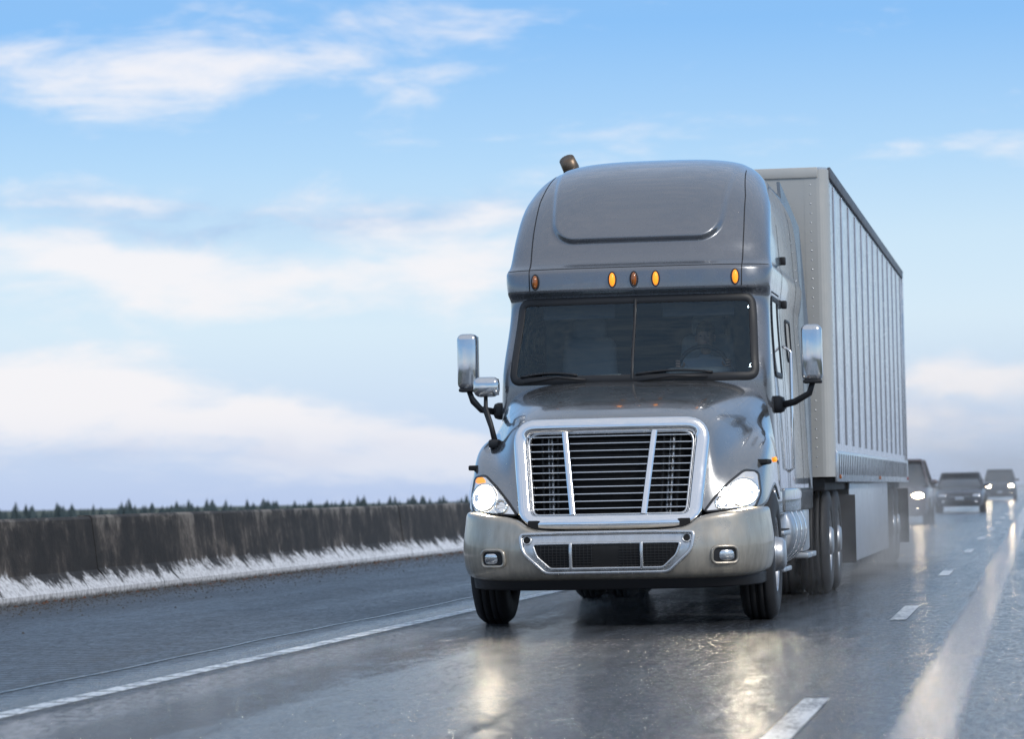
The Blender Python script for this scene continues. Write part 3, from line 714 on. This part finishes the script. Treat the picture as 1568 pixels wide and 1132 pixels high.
def rocks(name,fn,n,mat):
    vv=[];ff=[]
    for _ in range(n):
        x,y,s=fn(); k=len(vv); a=random.random()*6
        for q in range(5):
            an=a+q*2*math.pi/5+random.uniform(-.3,.3); r=s*random.uniform(.7,1.2); vv.append((x+r*math.cos(an),y+r*math.sin(an),.0))
        vv.append((x,y,s*random.uniform(.5,1.1)))
        for q in range(5): ff.append((k+q,k+(q+1)%5,k+5))
    mk(name,vv,ff,mat,smooth=False)
def f1():
    y=random.uniform(20,80); d=abs(random.gauss(0,.7)); return (-10.3+d,y,random.uniform(.006,.024)*(1.3 if d<.2 else .7))
rocks('gravel',f1,4500,simple('gravel_stone',(.05,.045,.04),rough=.7,var=.6))
def f2():
    y=random.uniform(30,75); return (-10.28+abs(random.gauss(0,.12)),y,random.uniform(.015,.035))
rocks('fallen_leaves',f2,120,simple('dead_leaves',(.10,.045,.025),rough=.7,var=.5))
# ============================================================ GROUND + TREES
m,nt,b=newmat('grass_ground'); N=NT(nt); o=N.obj(); n=N.noise(o,.05,5,.6)
N.put(b.inputs['Base Color'],N.mix(n,(.04,.055,.035),(.08,.09,.06))); b.inputs['Roughness'].default_value=.9
gx=[-4000,-1200,-400,-120,-50,-25,-14,-11.1,14.2,22,60,400,4000]; gz=[-9,-9,-9,-9,-8.5,-6,-1.5,-.05,-.05,-.8,-3,-5,-6]
gy=[-300,0,100,300,800,2000,5000]
vv=[(x,y,z) for y in gy for x,z in zip(gx,gz)]; n=len(gx); ff=[(j*n+i,j*n+i+1,(j+1)*n+i+1,(j+1)*n+i) for j in range(len(gy)-1) for i in range(n-1)]
mk('ground',vv,ff,m,smooth=False)
M_pine=simple('hazy_pine_needles',(.055,.08,.085),rough=.9,var=.5)  # distance haze is mixed into this bluish base colour
vv=[];ff=[]
def pine(x,y,zb_,h):
    w=h*.15; nl=14
    k=len(vv)
    for q in range(4): vv.append((x+.15*math.cos(q*1.57),y+.15*math.sin(q*1.57),zb_))
    vv.append((x,y,zb_+h)); 
    for q in range(4): ff.append((k+q,k+(q+1)%4,k+4))
    for l in range(nl):
        t=l/nl; zc=zb_+h*(.12+.86*t); rr=w*(1-t)**.75*random.uniform(.7,1.2)+.18
        nb_=9; a0=random.random()*6
        for q in range(nb_):
            a=a0+q*2*math.pi/nb_+random.uniform(-.25,.25); r=rr*random.uniform(.6,1.15); k=len(vv); da=.34
            vv.extend([(x,y,zc+h*.06),(x+r*math.cos(a-da)*.7,y+r*math.sin(a-da)*.7,zc-.02*h),(x+r*math.cos(a),y+r*math.sin(a),zc-h*.03),(x+r*math.cos(a+da)*.7,y+r*math.sin(a+da)*.7,zc-.02*h)])
            ff.append((k,k+1,k+2)); ff.append((k,k+2,k+3))
for i in range(600):
    y=random.uniform(190,330); pxx=random.uniform(-100,1350); x=(pxx-1590)*y/F
    top=CAMH+random.gauss(-.32,.34)*y/250 
    pine(x,y,-9.2,top+9.2)
mk('distant_pine_trees',vv,ff,M_pine,smooth=False)
# ------------------------------------------------------------ spray and mist
def vol(name,c,s,fn):
    m=bpy.data.materials.new(name); m.use_nodes=True; nt=m.node_tree; nt.nodes.clear(); N=NT(nt)
    out=N.n('ShaderNodeOutputMaterial'); vs_=N.n('ShaderNodeVolumeScatter'); vs_.inputs['Color'].default_value=(1,1,1,1); vs_.inputs['Anisotropy'].default_value=.0
    d=fn(N)
    N.put(vs_.inputs['Density'],d); nt.links.new(vs_.outputs[0],out.inputs['Volume'])
    return box(name,c,s,m,None,0)
vol('road_mist',(-1,300,2.2),(17,480,4.3),lambda N:.0026)
def fsp(N):
    o=N.obj(); X,Yc,Z=N.sep(o)
    n=N.noise(N.mapping(o,(1.1,.45,1.6)),1,3,.6)
    d=N.mr(n,.36,.64,0,1)
    d=N.m('MULTIPLY',d,N.mr(Z,1.5,.05,0,1)); 
    ax=N.m('ABSOLUTE',N.m('SUBTRACT',X,C)); d=N.m('MULTIPLY',d,N.mr(ax,2.2,1.25,0,1))
    d=N.m('MULTIPLY',d,N.mr(Yc,27.,46.,0.02,1)); d=N.m('MULTIPLY',d,N.mr(Yc,58.,48.,0,1))
    return N.m('MULTIPLY',d,.38)
vol('wheel_spray',(C,43,.80),(4.5,33,1.54),fsp)

# ============================================================ CAMERA
cam=bpy.data.cameras.new('camera'); co=bpy.data.objects.new('camera',cam); sc.collection.objects.link(co); sc.camera=co
cam.sensor_width=36; cam.lens=F/1568*36; cam.clip_end=9000; cam.clip_start=.5
yaw=math.atan(802/F); el=math.atan(193*math.cos(yaw)/F)
d=Vector((-math.sin(yaw)*math.cos(el),math.cos(yaw)*math.cos(el),math.sin(el)))
q=d.to_track_quat('-Z','Y'); co.rotation_mode='QUATERNION'
co.rotation_quaternion=q@Quaternion((0,0,1),R(-1.2)); co.location=(0,0,CAMH)
cam.dof.use_dof=True; cam.dof.focus_distance=26.3; cam.dof.aperture_fstop=4.0
# ============================================================ LIGHT
sd=bpy.data.lights.new('sun','SUN'); so=bpy.data.objects.new('sun',sd); sc.collection.objects.link(so)
sd.energy=1.7; sd.angle=R(10); sd.color=(1,.96,.90)
tos=Vector((.66,-.50,.62)).normalized(); so.rotation_mode='QUATERNION'; so.rotation_quaternion=(-tos).to_track_quat('-Z','Y')
w=bpy.data.worlds.new('World'); sc.world=w; w.use_nodes=True; nt=w.node_tree; N=NT(nt); bg=nt.nodes['Background']; bg.inputs[1].default_value=.1
sky=N.n('ShaderNodeTexSky'); sky.sky_type='NISHITA'; sky.sun_disc=False; sky.sun_elevation=math.asin(tos.z); sky.sun_rotation=math.atan2(tos.x,tos.y); sky.air_density=1.2
g=N.n('ShaderNodeTexCoord').outputs['Generated']; X,Yc,Z=N.sep(g)
rp=N.n('ShaderNodeValToRGB'); N.put(rp.inputs[0],N.m('MAXIMUM',Z,0.)); c_=rp.color_ramp
S_=[(0,(.52,.64,.91)),(.02,(.60,.74,.96)),(.05,(.70,.86,1.0)),(.075,(.62,.82,1.0)),(.10,(.45,.71,1.0)),(.14,(.25,.54,.97)),(.22,(.28,.49,.84)),(.5,(.36,.50,.72)),(1,(.46,.57,.74))]
while len(c_.elements)<len(S_): c_.elements.new(.5)
for i,(p,c) in enumerate(S_): c_.elements[i].position=p
for i,(p,c) in enumerate(S_): c_.elements[i].color=(*c,1)
def scale10(c):
    x=N.n('ShaderNodeVectorMath',operation='SCALE'); N.put(x.inputs[0],c); x.inputs[3].default_value=10.; return x.outputs[0]
def direction(px,py):
    dx=px-1590; dy=742-py; x=dx+dy*.021; z=dy-dx*.021; l=math.sqrt(x*x+F*F+z*z); return x/l,z/l
ns=N.noise(N.mapping(g,(14,14,55),(3.1,0,1.7)),1,7,.6,.5)
ns2=N.noise(N.mapping(g,(42,42,120),(0,2,0)),1,6,.6,.3)
wz=N.noise(N.mapping(g,(16,16,30),(7,1,4)),1,3,.5)
Zw=N.m('ADD',Z,N.m('MULTIPLY',N.m('SUBTRACT',wz,.5),.026))
G=None
def gauss(px,py,rx,ry,amp,zz=None):
    x0,z0=direction(px,py); a=N.m('DIVIDE',N.m('SUBTRACT',X,x0),rx/F); c=N.m('DIVIDE',N.m('SUBTRACT',Zw,z0),ry/F)
    e_=N.m('EXPONENT',N.m('MULTIPLY',N.m('ADD',N.m('MULTIPLY',a,a),N.m('MULTIPLY',c,c)),-1.)); return N.m('MULTIPLY',e_,amp)
for a in [(150,95,480,55,.75),(650,15,200,25,.35),(60,375,260,35,.6),(500,400,520,34,.55),(400,455,420,34,.5),(250,280,400,30,.4),(650,330,300,30,.35),(40,590,230,80,1.1),(440,640,150,30,.8),(480,700,400,50,.45),(700,690,160,50,.45),(1480,590,170,28,.85),(1400,660,300,40,.5),(1200,200,400,60,.25),(1550,240,250,40,.25)]:
    q_=gauss(*a); G=q_ if G is None else N.m('ADD',G,q_)
up=N.mr(Z,.17,.5,0,.30); front=N.mr(Yc,-.2,.4,.15,0.)  # unseen cloud cover overhead and behind the camera, added to brighten the light
nn=N.m('ADD',N.m('MULTIPLY',ns,1.6),N.m('MULTIPLY',ns2,.7))
f=N.m('ADD',N.m('ADD',nn,G),N.m('ADD',up,front)); fac=N.mr(f,1.28,1.98,0,1)
dark=gauss(420,320,360,34,.75)
dark2=gauss(1450,640,200,22,.4)
dark3=gauss(250,690,350,26,.35)
col=N.mix(N.m('MULTIPLY',N.m('ADD',dark,dark2),N.mr(ns,.4,.62,.2,1)),rp.outputs[0],(.32,.51,.84))
ccol=N.mix(N.mr(Z,.0,.03,0,1),(.76,.82,.96),(.97,.95,.99))
col=N.mix(N.m('MULTIPLY',fac,.92),col,ccol)
col=N.mix(N.m('MULTIPLY',dark3,N.mr(ns2,.4,.6,.4,1)),col,(.50,.60,.84))
fin=N.mix(.90,sky.outputs[0],scale10(col))
nt.links.new(fin,bg.inputs[0])
